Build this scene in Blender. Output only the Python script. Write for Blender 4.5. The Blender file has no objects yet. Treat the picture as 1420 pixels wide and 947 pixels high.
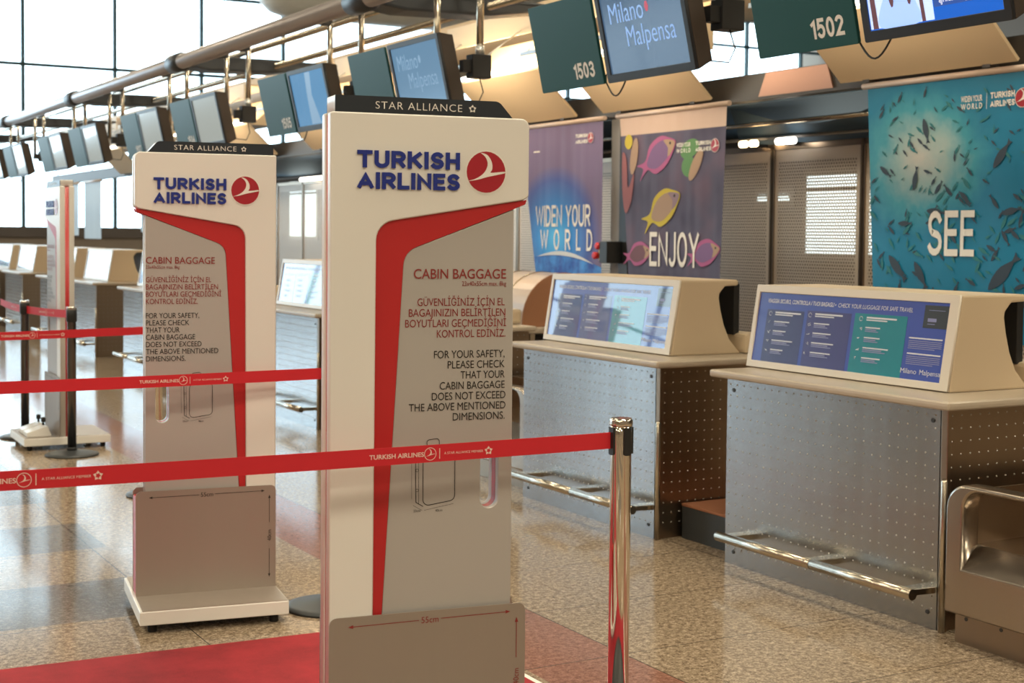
import bpy, bmesh, math, random
from mathutils import Matrix, Vector
S = bpy.context.scene
COL = S.collection
random.seed(4)

# ------------------------------------------------------------------ camera
F, PITCH, ROLL, YAW, PPY, EYE = 1994.42, .0430061, .0097231, .5146485, 412.45, 1.55
d = Vector((math.sin(YAW)*math.cos(PITCH), math.cos(YAW)*math.cos(PITCH), -math.sin(PITCH)))
r0 = Vector((math.cos(YAW), -math.sin(YAW), 0)); u0 = r0.cross(d)
rr = r0*math.cos(ROLL) + u0*math.sin(ROLL); uu = -r0*math.sin(ROLL) + u0*math.cos(ROLL)
cd = bpy.data.cameras.new('camera'); cam = bpy.data.objects.new('camera', cd); COL.objects.link(cam)
cam.matrix_world = Matrix(((rr.x, uu.x, -d.x, 0), (rr.y, uu.y, -d.y, 0), (rr.z, uu.z, -d.z, EYE), (0, 0, 0, 1)))
cd.sensor_width = 36; cd.lens = F/1420*36; cd.shift_y = -(473.5-PPY)/1420
cd.dof.use_dof = True; cd.dof.focus_distance = 4.5; cd.dof.aperture_fstop = 5.6
cd.clip_end = 200
S.camera = cam

# ------------------------------------------------------------------ light
w = bpy.data.worlds.new('sky'); S.world = w; w.use_nodes = True
bg = w.node_tree.nodes['Background']; bg.inputs[0].default_value = (.70, .88, 1, 1); bg.inputs[1].default_value = 5.3
S.view_settings.view_transform = 'Standard'; S.view_settings.look = 'None'
S.view_settings.exposure = 0.0; S.view_settings.gamma = 1.0
S.view_settings.use_curve_mapping = False
try: S.cycles.use_denoising = True
except Exception: pass
WARM = (1.0, .872, .63)
LAMPS = [(x, y) for y in (-11, -4, 3, 10, 20, 30) for x in (-16, -6, 4, 14)]
LAMP_W = 360.0
def area(name, loc, size, watts, color, rot=(0, 0, 0), size_y=None, spread=None):
    l = bpy.data.lights.new(name, 'AREA'); l.energy = watts; l.color = color; l.size = size
    if size_y: l.shape = 'RECTANGLE'; l.size_y = size_y
    if spread: l.spread = spread
    o = bpy.data.objects.new(name, l); COL.objects.link(o); o.location = loc; o.rotation_euler = rot
    return o
for x, y in LAMPS: area('hall_lamp', (x, y, 9.72), 2.2, LAMP_W, WARM)
po = area('window_portal', (5.5, 42.3, 5.6), 61, 1, (1, 1, 1), (math.radians(-90), 0, 0), 7.8)
po.data.cycles.is_portal = True

# ------------------------------------------------------------------ materials
def sh(c): return tuple(((v/255)/12.92 if v/255 <= .04045 else ((v/255+.055)/1.055)**2.4) for v in c)
MATS = {}
def mat(name, col, rough=.5, metal=0, coat=0, emit=0, ecol=None, spec=.5):
    if name in MATS: return MATS[name]
    m = bpy.data.materials.new(name); m.use_nodes = True
    p = m.node_tree.nodes['Principled BSDF']
    p.inputs['Base Color'].default_value = (*col, 1); p.inputs['Roughness'].default_value = rough
    p.inputs['Metallic'].default_value = metal; p.inputs['Coat Weight'].default_value = coat
    p.inputs['Coat Roughness'].default_value = .02; p.inputs['Coat IOR'].default_value = 1.7; p.inputs['Specular IOR Level'].default_value = spec
    if emit:
        p.inputs['Emission Color'].default_value = (*(ecol or col), 1); p.inputs['Emission Strength'].default_value = emit
    m.diffuse_color = (*col, 1)
    MATS[name] = m; return m
class N:
    """small node helper"""
    def __init__(s, m): s.t = m.node_tree; s.p = s.t.nodes.get('Principled BSDF')
    def new(s, k, **kw):
        n = s.t.nodes.new(k)
        for a, b in kw.items(): setattr(n, a, b)
        return n
    def link(s, a, b): s.t.links.new(a, b)
    def m(s, op, a, b=None, c=None):
        n = s.new('ShaderNodeMath', operation=op)
        for i, v in enumerate((a, b, c)):
            if v is None: continue
            if isinstance(v, (int, float)): n.inputs[i].default_value = v
            else: s.link(v, n.inputs[i])
        return n.outputs[0]
    def mix(s, f, a, b):
        n = s.new('ShaderNodeMix', data_type='RGBA')
        for i, v in ((0, f), (6, a), (7, b)):
            if isinstance(v, (int, float)): n.inputs[i].default_value = v
            elif isinstance(v, tuple): n.inputs[i].default_value = (*v, 1)
            else: s.link(v, n.inputs[i])
        return n.outputs[2]
    def noise(s, vec, scale, detail=3, rough=.6):
        n = s.new('ShaderNodeTexNoise'); n.inputs['Scale'].default_value = scale
        n.inputs['Detail'].default_value = detail; n.inputs['Roughness'].default_value = rough
        s.link(vec, n.inputs['Vector']); return n.outputs[0]
    def obj(s): return s.new('ShaderNodeTexCoord').outputs['Object']
    def xyz(s, v):
        n = s.new('ShaderNodeSeparateXYZ'); s.link(v, n.inputs[0]); return n.outputs
    def ramp(s, f, stops):
        n = s.new('ShaderNodeValToRGB'); e = n.color_ramp.elements
        while len(e) < len(stops): e.new(.5)
        for el, (p_, c) in zip(e, stops): el.position = p_; el.color = (*c, 1)
        s.link(f, n.inputs[0]); return n.outputs[0]
    def stretch(s, v, sc):
        n = s.new('ShaderNodeVectorMath', operation='MULTIPLY'); s.link(v, n.inputs[0]); n.inputs[1].default_value = sc
        return n.outputs[0]

white = mat('white_lacquer', (.80, .79, .77), .32)
red = mat('red_lacquer', (.50, .020, .024), .4)
grey = mat('silver_panel', (.47, .45, .44), .40, .15)
navy = mat('dark_navy', (.022, .03, .042), .35)
blue = mat('blue_letters', (.012, .03, .26), .4)
redlet = mat('dark_red_print', (.27, .03, .03), .5)
blk = mat('black_print', (.02, .018, .016), .5)
wprint = mat('white_print', (.85, .83, .8), .5)
black = mat('black_plastic', (.015, .016, .018), .4)
rubber = mat('black_rubber', (.012, .012, .012), .7)
emb_red = mat('emblem_red', (.40, .02, .035), .3)
belt_red = mat('red_webbing', (.62, .016, .03), .55)
belt_print = mat('webbing_print', (.85, .62, .56), .6)
chrome = mat('chrome', (.78, .74, .68), .09, 1)
brass = mat('brushed_brass_steel', (.58, .52, .43), .25, 1)
tubem = mat('brushed_pipe', (.44, .41, .42), .32, .65)
collarm = mat('dark_collar', (.035, .04, .05), .4)
armm = mat('dark_grey_paint', (.030, .036, .046), .5)
laminate = mat('beige_laminate', (.50, .43, .35), .3)
cream = mat('cream_fairing', (.64, .52, .37), .35)
framew = mat('pale_frame', (.74, .68, .60), .3)
dark = mat('dark_steel', (.05, .055, .06), .45, .3)
screw = mat('screw_steel', (.10, .10, .10), .4, 1)
greenm = mat('green_sign', (.018, .085, .088), .36, 0, 0, spec=.22)
bezel = mat('monitor_bezel', (.022, .026, .034), .3)
mbody = mat('brown_black_housing', (.055, .04, .032), .42)
silver = mat('silver_collar', (.6, .62, .62), .35, .8)
canopy = mat('cream_canopy', (.76, .60, .40), .45)
beamm = mat('dark_beam', (.055, .047, .042), .45)
pink = mat('pale_rod', (.72, .58, .50), .3)
colm = mat('grey_column', (.28, .28, .29), .5)
wallm = mat('brown_wall', (.20, .16, .125), .7)
ceilm = mat('ceiling_paint', (.26, .24, .21), .8)
sidem = mat('hall_wall', (.24, .19, .15), .8)
mullm = mat('dark_mullion', (.012, .045, .05), .5)
sillm = mat('dark_sill', (.095, .075, .065), .6)
copper = mat('copper_hood', (.36, .17, .09), .5)
hoodm = mat('pink_metal_hood', (.66, .55, .49), .33, .5)
matbelt = mat('brown_belt', (.30, .12, .06), .7)
yellow = mat('yellow', (.75, .55, .03), .5)
btn = mat('red_button', (.6, .02, .03), .4)
cable = mat('black_cable', (.012, .012, .012), .5)
glow = mat('lamp_glow', (1, .8, .5), .5, emit=9, ecol=(1, .72, .40))
tube_glow = mat('tube_glow', (1, .95, .85), .5, emit=6, ecol=(1, .93, .80))
lampm = mat('ceiling_diffuser', (1, .9, .75), .5, emit=2.5, ecol=WARM)
softblue = mat('dark_blue_soffit', (.08, .14, .21), .5)

def steel(name, col, rough, vert=True):
    m = mat(name, col, rough, 1); n = N(m)
    v = n.stretch(n.obj(), (14, 14, .5))
    f = n.noise(v, 1, 2)
    r = n.m('MULTIPLY_ADD', f, .12, rough-.06); n.link(r, n.p.inputs['Roughness'])
    return m
plate_steel = steel('brushed_plate', (.40, .35, .31), .50)
plate_steel.node_tree.nodes['Principled BSDF'].inputs['Metallic'].default_value = .6
desk_steel = steel('brushed_desk_steel', (.43, .44, .45), .24)
side_steel = steel('brushed_side_steel', (.36, .28, .21), .32)
conv_steel = steel('brushed_conveyor_steel', (.46, .40, .34), .24)

def floor_mat():
    m = mat('polished_granite', (.4, .36, .3), .12); n = N(m)
    g = n.new('ShaderNodeNewGeometry'); P = g.outputs['Position']; x, y, z = n.xyz(P)
    a = n.noise(P, 42, 4, .75); b = n.noise(P, 130, 2, .7); c = n.noise(P, 2.2, 2)
    s = n.m('ADD', n.m('MULTIPLY', a, .62), n.m('MULTIPLY', b, .38))
    tan = n.ramp(s, [(.36, (.075, .052, .035)), (.47, (.22, .165, .115)), (.54, (.34, .265, .19)), (.66, (.58, .48, .37))])
    gr = n.ramp(s, [(.36, (.06, .05, .045)), (.5, (.15, .13, .115)), (.64, (.30, .27, .24))])
    pk = n.ramp(s, [(.36, (.11, .05, .038)), (.5, (.24, .115, .085)), (.64, (.38, .21, .16))])
    row = n.m('LESS_THAN', n.m('FRACT', n.m('DIVIDE', n.m('SUBTRACT', y, 5.76), 1.32)), .5)
    gray = n.m('MULTIPLY', row, n.m('LESS_THAN', x, 1.73))
    col = n.mix(gray, tan, gr)
    dx = n.m('ABSOLUTE', n.m('SUBTRACT', x, 2.765))
    col = n.mix(n.m('LESS_THAN', dx, .21), col, pk)
    jy = n.m('LESS_THAN', n.m('ABSOLUTE', n.m('SUBTRACT', n.m('FRACT', n.m('DIVIDE', n.m('SUBTRACT', y, 5.71), .66)), .5)), .496)
    jx = n.m('LESS_THAN', n.m('ABSOLUTE', n.m('SUBTRACT', n.m('FRACT', n.m('DIVIDE', n.m('SUBTRACT', x, 2.975), 1.32)), .5)), .498)
    col = n.mix(n.m('MULTIPLY', jx, jy), (.06, .045, .035), col)
    n.link(col, n.p.inputs['Base Color'])
    n.link(n.m('MULTIPLY_ADD', c, .12, .06), n.p.inputs['Roughness'])
    n.p.inputs['Specular IOR Level'].default_value = .14
    return m
def carpet_mat():
    m = mat('red_carpet', (.42, .025, .035), .9); n = N(m)
    a = n.noise(n.obj(), 5, 5, .65); b = n.noise(n.obj(), 300, 2)
    s = n.m('ADD', n.m('MULTIPLY', a, .6), n.m('MULTIPLY', b, .4))
    n.link(n.ramp(s, [(.35, (.21, .010, .017)), (.65, (.40, .022, .034))]), n.p.inputs['Base Color'])
    return m
def perforated():
    m = mat('perforated_steel', (.72, .64, .56), .45, .3); n = N(m)
    x, y, z = n.xyz(n.obj())
    pit = .028
    v = n.m('DIVIDE', z, pit*.866); row = n.m('FLOOR', v)
    u = n.m('ADD', n.m('DIVIDE', y, pit), n.m('MULTIPLY', n.m('MODULO', row, 2), .5))
    fu = n.m('SUBTRACT', n.m('FRACT', u), .5); fv = n.m('MULTIPLY', n.m('SUBTRACT', n.m('FRACT', v), .5), .866)
    r2 = n.m('ADD', n.m('MULTIPLY', fu, fu), n.m('MULTIPLY', fv, fv))
    hole = n.m('LESS_THAN', r2, .28**2)
    edge = n.m('MULTIPLY', n.m('MULTIPLY', n.m('GREATER_THAN', y, .06), n.m('LESS_THAN', y, .95)),
               n.m('MULTIPLY', n.m('GREATER_THAN', z, .45), n.m('LESS_THAN', z, 2.16)))
    tr = n.new('ShaderNodeBsdfTransparent'); mx = n.new('ShaderNodeMixShader')
    n.link(n.m('MULTIPLY', hole, edge), mx.inputs[0]); n.link(n.p.outputs[0], mx.inputs[1]); n.link(tr.outputs[0], mx.inputs[2])
    n.link(mx.outputs[0], n.t.nodes['Material Output'].inputs[0])
    return m
def glass_mat():
    m = mat('window_glass', (1, 1, 1), .02); n = N(m)
    tr = n.new('ShaderNodeBsdfTransparent'); tr.inputs[0].default_value = (.93, .97, .97, 1)
    gl = n.new('ShaderNodeBsdfGlossy'); gl.inputs['Roughness'].default_value = .02
    mx = n.new('ShaderNodeMixShader'); mx.inputs[0].default_value = .05
    n.link(tr.outputs[0], mx.inputs[1]); n.link(gl.outputs[0], mx.inputs[2]); n.link(mx.outputs[0], n.t.nodes['Material Output'].inputs[0])
    return m
FLOOR, CARPET, PERF, GLASS = floor_mat(), carpet_mat(), perforated(), glass_mat()

# ------------------------------------------------------------------ mesh helpers
class MB:
    def __init__(s): s.v = []; s.f = []; s.smooth = []
    def add(s, vs, fs, M=None, sm=False):
        o = len(s.v); s.v += [tuple(M @ Vector(p)) if M else tuple(p) for p in vs]
        s.f += [tuple(i+o for i in f) for f in fs]; s.smooth += [sm]*len(fs); return s
    def box(s, x0, x1, y0, y1, z0, z1, M=None):
        x0, x1 = sorted((x0, x1)); y0, y1 = sorted((y0, y1)); z0, z1 = sorted((z0, z1))
        return s.add([(x0,y0,z0),(x1,y0,z0),(x1,y1,z0),(x0,y1,z0),(x0,y0,z1),(x1,y0,z1),(x1,y1,z1),(x0,y1,z1)],
                     [(0,3,2,1),(4,5,6,7),(0,1,5,4),(1,2,6,5),(2,3,7,6),(3,0,4,7)], M)
    def tube(s, pts, r, n=14, caps=True):
        pts = [Vector(p) for p in pts]; rs = r if isinstance(r, (list, tuple)) else [r]*len(pts)
        vs = []; fs = []
        up = None
        for i, p in enumerate(pts):
            t = (pts[min(i+1, len(pts)-1)]-pts[max(i-1, 0)]).normalized()
            if up is None: up = Vector((0, 0, 1)) if abs(t.z) < .9 else Vector((0, 1, 0))
            a = up.cross(t).normalized(); b = t.cross(a).normalized(); up = b
            for k in range(n):
                an = 2*math.pi*k/n; vs.append(p+(a*math.cos(an)+b*math.sin(an))*rs[i])
        for i in range(len(pts)-1):
            for k in range(n): fs.append((i*n+k, i*n+(k+1) % n, (i+1)*n+(k+1) % n, (i+1)*n+k))
        s.add(vs, fs, None, True)
        if caps:
            o = len(s.v)-len(vs)
            s.f += [tuple(o+k for k in reversed(range(n))), tuple(o+(len(pts)-1)*n+k for k in range(n))]; s.smooth += [False, False]
        return s
    def lathe(s, prof, c=(0, 0, 0), n=32):
        vs = []; fs = []
        for r, z in prof:
            for k in range(n):
                a = 2*math.pi*k/n; vs.append((c[0]+r*math.cos(a), c[1]+r*math.sin(a), c[2]+z))
        for i in range(len(prof)-1):
            for k in range(n): fs.append((i*n+k, i*n+(k+1) % n, (i+1)*n+(k+1) % n, (i+1)*n+k))
        s.add(vs, fs, None, True); o = len(s.v)-len(vs)
        s.f += [tuple(o+k for k in reversed(range(n))), tuple(o+(len(prof)-1)*n+k for k in range(n))]; s.smooth += [False, False]
        return s
    def prism(s, poly, a0, a1, axis='y', M=None):
        """extrude a polygon: axis y -> poly is (x,z); x -> (y,z); z -> (x,y)"""
        f = {'y': lambda p, a: (p[0], a, p[1]), 'x': lambda p, a: (a, p[0], p[1]), 'z': lambda p, a: (p[0], p[1], a)}[axis]
        n = len(poly); vs = [f(p, a0) for p in poly]+[f(p, a1) for p in poly]
        return s.add(vs, [tuple(range(n)), tuple(range(2*n-1, n-1, -1))]+[(i, i+n, (i+1) % n+n, (i+1) % n) for i in range(n)], M)
    def build(s, name, m, parent=None, loc=(0, 0, 0), bevel=0, seg=2, rot=None):
        me = bpy.data.meshes.new(name); me.from_pydata([tuple(v) for v in s.v], [], s.f); me.update()
        for p, k in zip(me.polygons, s.smooth): p.use_smooth = k
        bm = bmesh.new(); bm.from_mesh(me); bmesh.ops.recalc_face_normals(bm, faces=bm.faces)
        if bevel:
            es = [e for e in bm.edges if len(e.link_faces) == 2 and e.calc_face_angle(0) > .6]
            bmesh.ops.bevel(bm, geom=es, offset=bevel, segments=seg, affect='EDGES', profile=.6)
        bm.to_mesh(me); bm.free()
        me.materials.append(m)
        o = bpy.data.objects.new(name, me); COL.objects.link(o); o.parent = parent; o.location = loc
        if rot: o.rotation_euler = rot
        return o
def fillet(pts, seg=6):
    out = []; n = len(pts)
    for i, p in enumerate(pts):
        r = p[2] if len(p) > 2 else 0
        P = Vector(p[:2])
        if r <= 0: out.append(tuple(P)); continue
        a = (Vector(pts[i-1][:2])-P); b = (Vector(pts[(i+1) % n][:2])-P); la, lb = a.length, b.length
        a.normalize(); b.normalize(); ang = a.angle(b); t = min(r/math.tan(ang/2), la*.49, lb*.49); q = t*math.tan(ang/2)
        c = P+(a+b).normalized()*(q/math.sin(ang/2)); p0 = P+a*t; p1 = P+b*t
        a0 = math.atan2(*(p0-c).yx); a1 = math.atan2(*(p1-c).yx); da = (a1-a0+math.pi) % (2*math.pi)-math.pi
        out += [(c.x+q*math.cos(a0+da*k/seg), c.y+q*math.sin(a0+da*k/seg)) for k in range(seg+1)]
    return out
def curve_mesh(name, o):
    COL.objects.link(o); bpy.context.view_layer.update()
    me = bpy.data.meshes.new_from_object(o.evaluated_get(bpy.context.evaluated_depsgraph_get())); me.name = name
    cu = o.data; bpy.data.objects.remove(o); bpy.data.curves.remove(cu); me.materials.clear(); return me
def plate(name, loops, thick, m, parent=None, M=None, bevel=.0):
    """flat plate with holes in its local xy, thickness centred on z, moved by M"""
    cu = bpy.data.curves.new(name, 'CURVE'); cu.dimensions = '2D'; cu.fill_mode = 'BOTH'
    cu.extrude = max(thick/2-bevel, 0); cu.bevel_depth = bevel; cu.offset = -bevel; cu.bevel_resolution = 1
    for lp in loops:
        sp = cu.splines.new('POLY'); sp.points.add(len(lp)-1); sp.use_cyclic_u = True
        for q, p in zip(sp.points, lp): q.co = (p[0], p[1], 0, 1)
    me = curve_mesh(name, bpy.data.objects.new(name, cu))
    if M: me.transform(M)
    me.materials.append(m); o = bpy.data.objects.new(name, me); COL.objects.link(o); o.parent = parent; return o
def frame(org, ux, uy):
    ux = Vector(ux).normalized(); uy = Vector(uy).normalized(); uz = ux.cross(uy)
    return Matrix(((ux.x, uy.x, uz.x, org[0]), (ux.y, uy.y, uz.y, org[1]), (ux.z, uy.z, uz.z, org[2]), (0, 0, 0, 1)))
CAP = [None]
def glyphs(s, off=0, ext=0, spacing=1):
    cu = bpy.data.curves.new('text', 'FONT'); cu.body = s; cu.size = 1; cu.offset = off; cu.extrude = ext; cu.space_character = spacing
    cu.resolution_u = 4
    return curve_mesh('lettering', bpy.data.objects.new('text', cu))
def bounds(me):
    xs = [v.co.x for v in me.vertices]; ys = [v.co.y for v in me.vertices]; return min(xs), max(xs), min(ys), max(ys)
def text(s, x0, x1, base, cap, m, M, parent=None, off=0, ext=0, spacing=1, shear=0, name='lettering', lift=.0009):
    """lettering whose ink spans x0..x1 and whose capitals are `cap` high above `base`, in the plane of M"""
    if CAP[0] is None: CAP[0] = bounds(glyphs('H'))[3]
    me = glyphs(s, off, 0, spacing); b = bounds(me); sy = cap/CAP[0]; sx = (x1-x0)/(b[1]-b[0]) if x1 is not None else sy
    me.transform(Matrix(((sx, shear*sy, 0, x0-b[0]*sx), (0, sy, 0, base), (0, 0, 1, lift), (0, 0, 0, 1))))
    if ext:
        bm = bmesh.new(); bm.from_mesh(me); fs = list(bm.faces)
        ex = bmesh.ops.extrude_face_region(bm, geom=fs); bmesh.ops.translate(bm, vec=(0, 0, ext), verts=[v for v in ex['geom'] if isinstance(v, bmesh.types.BMVert)])
        bmesh.ops.recalc_face_normals(bm, faces=bm.faces); bm.to_mesh(me); bm.free()
    me.transform(M); me.materials.append(m)
    o = bpy.data.objects.new(name, me); COL.objects.link(o); o.parent = parent; return o
def flat(name, polys, m, M, parent=None, lift=.001):
    mb = MB()
    for i, p in enumerate(polys):
        mb.add([(x, y, lift+i*8e-6) for x, y in p], [tuple(range(len(p)))], M)
    return mb.build(name, m, parent)
def stroke(pts, wd):
    out = []
    for a, b in zip(pts[:-1], pts[1:]):
        a = Vector(a); b = Vector(b); t = (b-a)
        if t.length < 1e-6: continue
        t.normalize(); nrm = Vector((-t.y, t.x))*wd/2; e = t*wd*.3
        out.append([tuple(a-nrm-e), tuple(b-nrm+e), tuple(b+nrm+e), tuple(a+nrm-e)])
    return out
def circle(cx, cy, r, n=28, ry=None): return [(cx+r*math.cos(2*math.pi*k/n), cy+(ry or r)*math.sin(2*math.pi*k/n)) for k in range(n)]
def smooth(pts, k=5):
    out = []; n = len(pts)
    for i in range(n):
        p0, p1, p2, p3 = (Vector(pts[(i+j-1) % n]) for j in range(4))
        for q in range(k):
            t = q/k; v = .5*((2*p1)+(p2-p0)*t+(2*p0-5*p1+4*p2-p3)*t*t+(3*p1-p0-3*p2+p3)*t**3); out.append((v.x, v.y))
    return out
def arc(cx, cy, rx, ry, a0, a1, n=9): return [(cx+rx*math.cos(math.radians(a0+(a1-a0)*k/n)), cy+ry*math.sin(math.radians(a0+(a1-a0)*k/n))) for k in range(n+1)]
# block capitals as pen strokes in a cell of height 1 (pen centre runs from 0 to 1); value: width, strokes
GL = {'T': (.62, [[(0, 1), (.62, 1)], [(.31, 1), (.31, 0)]]), 'U': (.62, [[(0, 1), (0, .3)]+arc(.31, .3, .31, .3, 180, 360)+[(.62, 1)]]),
 'R': (.58, [[(0, 0), (0, 1), (.30, 1)]+arc(.30, .73, .28, .27, 90, -90)+[(0, .46)], [(.28, .46), (.58, 0)]]), 'K': (.62, [[(0, 0), (0, 1)], [(.60, 1), (.02, .42)], [(.20, .58), (.62, 0)]]),
 'I': (.0, [[(0, 0), (0, 1)]]), 'S': (.54, [arc(.28, .74, .25, .26, 20, 270)+arc(.27, .25, .27, .25, 90, -160)]), 'H': (.60, [[(0, 0), (0, 1)], [(.60, 0), (.60, 1)], [(0, .5), (.60, .5)]]),
 'A': (.74, [[(0, 0), (.37, 1), (.74, 0)], [(.14, .28), (.60, .28)]]), 'L': (.46, [[(0, 1), (0, 0), (.46, 0)]]), 'N': (.62, [[(0, 0), (0, 1), (.62, 0), (.62, 1)]]),
 'E': (.48, [[(.48, 1), (0, 1), (0, 0), (.48, 0)], [(0, .52), (.42, .52)]]), 'J': (.40, [[(.40, 1), (.40, .24)]+arc(.19, .24, .21, .24, 0, -160)]), 'O': (.64, [arc(.32, .5, .32, .5, 0, 360, 24)]),
 'Y': (.66, [[(0, 1), (.33, .46), (.66, 1)], [(.33, .46), (.33, 0)]]), 'W': (1.0, [[(0, 1), (.25, 0), (.5, 1), (.75, 0), (1.0, 1)]]), 'D': (.60, [[(0, 0), (0, 1), (.24, 1)]+arc(.24, .5, .36, .5, 90, -90)+[(0, 0)]]),
 '0': (.46, [arc(.23, .5, .23, .5, 0, 360, 20)]), '1': (.22, [[(0, .76), (.22, .98), (.22, 0)]]), '2': (.46, [arc(.23, .76, .23, .24, 165, -25)+[(0, 0), (.47, 0)]]), '3': (.46, [arc(.22, .76, .22, .24, 160, -90)+arc(.22, .26, .24, .26, 90, -160)]),
 '4': (.50, [[(.37, 0), (.37, 1), (0, .3), (.50, .3)]]), '5': (.46, [[(.42, 1), (.06, 1), (.03, .56)]+arc(.22, .32, .24, .32, 120, -150)]), '6': (.46, [[(.38, .99), (.06, .5)]+arc(.23, .30, .23, .30, 160, -200)]), '7': (.44, [[(0, 1), (.45, 1), (.12, 0)]])}
def block(s, x0, x1, base, cap, m, M, parent=None, pen=.2, gap=.34, ext=0, lift=.0009):
    """bold capitals drawn with a square pen; pen width and gaps in cap heights before fitting"""
    x = pen/2; items = []
    for ch in s:
        if ch == ' ': x += .42; continue
        wd, st = GL[ch]; items += [[(p[0]+x, p[1]*(1-pen)+pen/2) for p in q] for q in st]; x += wd+gap
    tot = x-gap+pen/2; sx = (x1-x0)/tot; mb = MB()
    for qi, q in enumerate(items):
        lf = lift+qi*4e-5
        q = [p for i_, p in enumerate(q) if i_ == 0 or (Vector(p)-Vector(q[i_-1])).length > 1e-4]
        closed = q[0] == q[-1] or (Vector(q[0])-Vector(q[-1])).length < 1e-4
        if closed: q = q[:-1]
        L_, R_ = [], []; n = len(q)
        for i in range(n):
            p = Vector(q[i]); a = Vector(q[i-1]) if (i or closed) else None; b = Vector(q[(i+1) % n]) if (i < n-1 or closed) else None
            t0 = (p-a).normalized() if a is not None else None; t1 = (b-p).normalized() if b is not None else None
            if t0 is None: t0 = t1; p = p-t1*pen/2*(.999 if abs(t1.x) < .05 or abs(t1.y) < .05 else .6)
            elif t1 is None: t1 = t0; p = p+t0*pen/2*(.999 if abs(t0.x) < .05 or abs(t0.y) < .05 else .6)
            n0 = Vector((-t0.y, t0.x)); n1 = Vector((-t1.y, t1.x)); nn = (n0+n1)
            nn = nn.normalized() if nn.length > .05 else n0
            k = pen/2/max(nn.dot(n1), .42); L_.append(p+nn*k); R_.append(p-nn*k)
        for i in range(n if closed else n-1):
            j = (i+1) % n
            qd = [(min(max(v.x, -9), 99)*sx+x0, base+min(max(v.y, 0), 1)*cap) for v in (L_[i], R_[i], R_[j], L_[j])]
            if ext: mb.prism(qd, lf+i*3e-6, lf+ext+i*3e-6, 'z', M)
            else: mb.add([(a_, b_, lf+i*3e-6) for a_, b_ in qd], [(0, 1, 2, 3)], M)
    return mb.build('lettering', m, parent)
BIRD = [(-.30,.93),(.0,.86),(.20,.66),(.31,.38),(.30,.12),(.22,-.02),(.55,.0),(.95,.04),(.97,-.03),(.50,-.14),(.05,-.24),(-.45,-.38),(-.93,-.45),(-.62,-.36),(-.28,-.18),(-.05,.05),(.06,.32),(.04,.56),(-.10,.78)]
BIRD = smooth(BIRD, 3)
def bird(cx, cy, r): return [(cx+x*r, cy+y*r) for x, y in BIRD]
def star(cx, cy, r):
    out = []
    for k in range(5):
        a = math.pi/2+2*math.pi*k/5; p = (cx+r*math.cos(a), cy+r*math.sin(a))
        out.append([p, (cx+r*.62*math.cos(a+.78), cy+r*.62*math.sin(a+.78)), (cx+r*.34*math.cos(a+.35), cy+r*.34*math.sin(a+.35)), (cx+r*.62*math.cos(a-.55), cy+r*.62*math.sin(a-.55))])
    return out
def emblem(cx, cy, r, M, parent, ring=wprint, disc=emb_red, wing=wprint):
    o = flat('emblem', [circle(cx, cy, r*1.08)], ring, M, parent, .0012)
    flat('emblem_disc', [circle(cx, cy, r)], disc, M, o, .0022)
    flat('emblem_bird', [bird(cx, cy, r)], wing, M, o, .0032)
    return o
def thing(name, label, cat, loc=(0, 0, 0), rz=0, group=None):
    o = bpy.data.objects.new(name, None); COL.objects.link(o); o.location = loc; o.rotation_euler = (0, 0, rz)
    o.empty_display_size = .1; return tag(o, label, cat, group)
def tag(o, label, cat, group=None):
    o['label'] = label; o['category'] = cat
    if group: o['group'] = group
    return o
def struct(o): o['kind'] = 'structure'; return o
def copy_tree(o, parent=None, loc=None, rz=None, label=None):
    c = o.copy(); COL.objects.link(c); c.parent = parent
    if parent is not None: c.matrix_parent_inverse = o.matrix_parent_inverse
    if loc is not None: c.location = loc
    if rz is not None: c.rotation_euler = (0, 0, rz)
    if label: c['label'] = label
    for ch in o.children: copy_tree(ch, c)
    return c

# ------------------------------------------------------------------ setting
struct(MB().add([(-25,-15,0),(37,-15,0),(37,43,0),(-25,43,0)], [(0,1,2,3)]).build('floor', FLOOR))
struct(MB().box(-25.2, 37.2, -15.2, 43.2, 10, 10.2).build('ceiling', ceilm))
struct(MB().box(-25.2, -25, -15, 43, 0, 10).build('wall_left', sidem))
struct(MB().box(37, 37.2, -15, 43, 0, 10).build('wall_right', sidem))
struct(MB().box(-25.2, 37.2, -15.2, -15, 0, 10).build('wall_front', sidem))
struct(MB().box(-25, 37, 42, 42.3, 0, 1.38).box(-25, 37, 42, 42.3, 9.45, 10).build('wall_back', sidem))
struct(MB().box(-25, 37, 41.9, 42.25, 1.38, 1.67).build('trim_1', sillm))
fr = MB()
x = 7.96-2.56*12
while x < 37: fr.box(x-.045, x+.045, 41.96, 42.12, 1.67, 9.45); x += 2.56
for z in (6.22, 8.53): fr.box(-25, 37, 41.98, 42.10, z-.045, z+.045)
win = struct(fr.build('window_1', mullm))
MB().add([(-25,42.05,1.67),(37,42.05,1.67),(37,42.05,9.45),(-25,42.05,9.45)], [(0,1,2,3)]).build('glass', GLASS, win)

c = thing('carpet', 'red carpet laid on granite floor under the nearest baggage sign stand', 'carpet', (0, 0, 0))
MB().prism([(-3.5, 5.50), (-3.5, 3.45), (2.50, 3.08), (2.50, 5.14)], .0005, .006, 'z').build('pile', CARPET, c)
MB().prism([(2.50, 5.14), (2.50, 3.08), (2.522, 3.08), (2.522, 5.14)], .0005, .005, 'z').build('border_strip', wprint, c)

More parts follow.
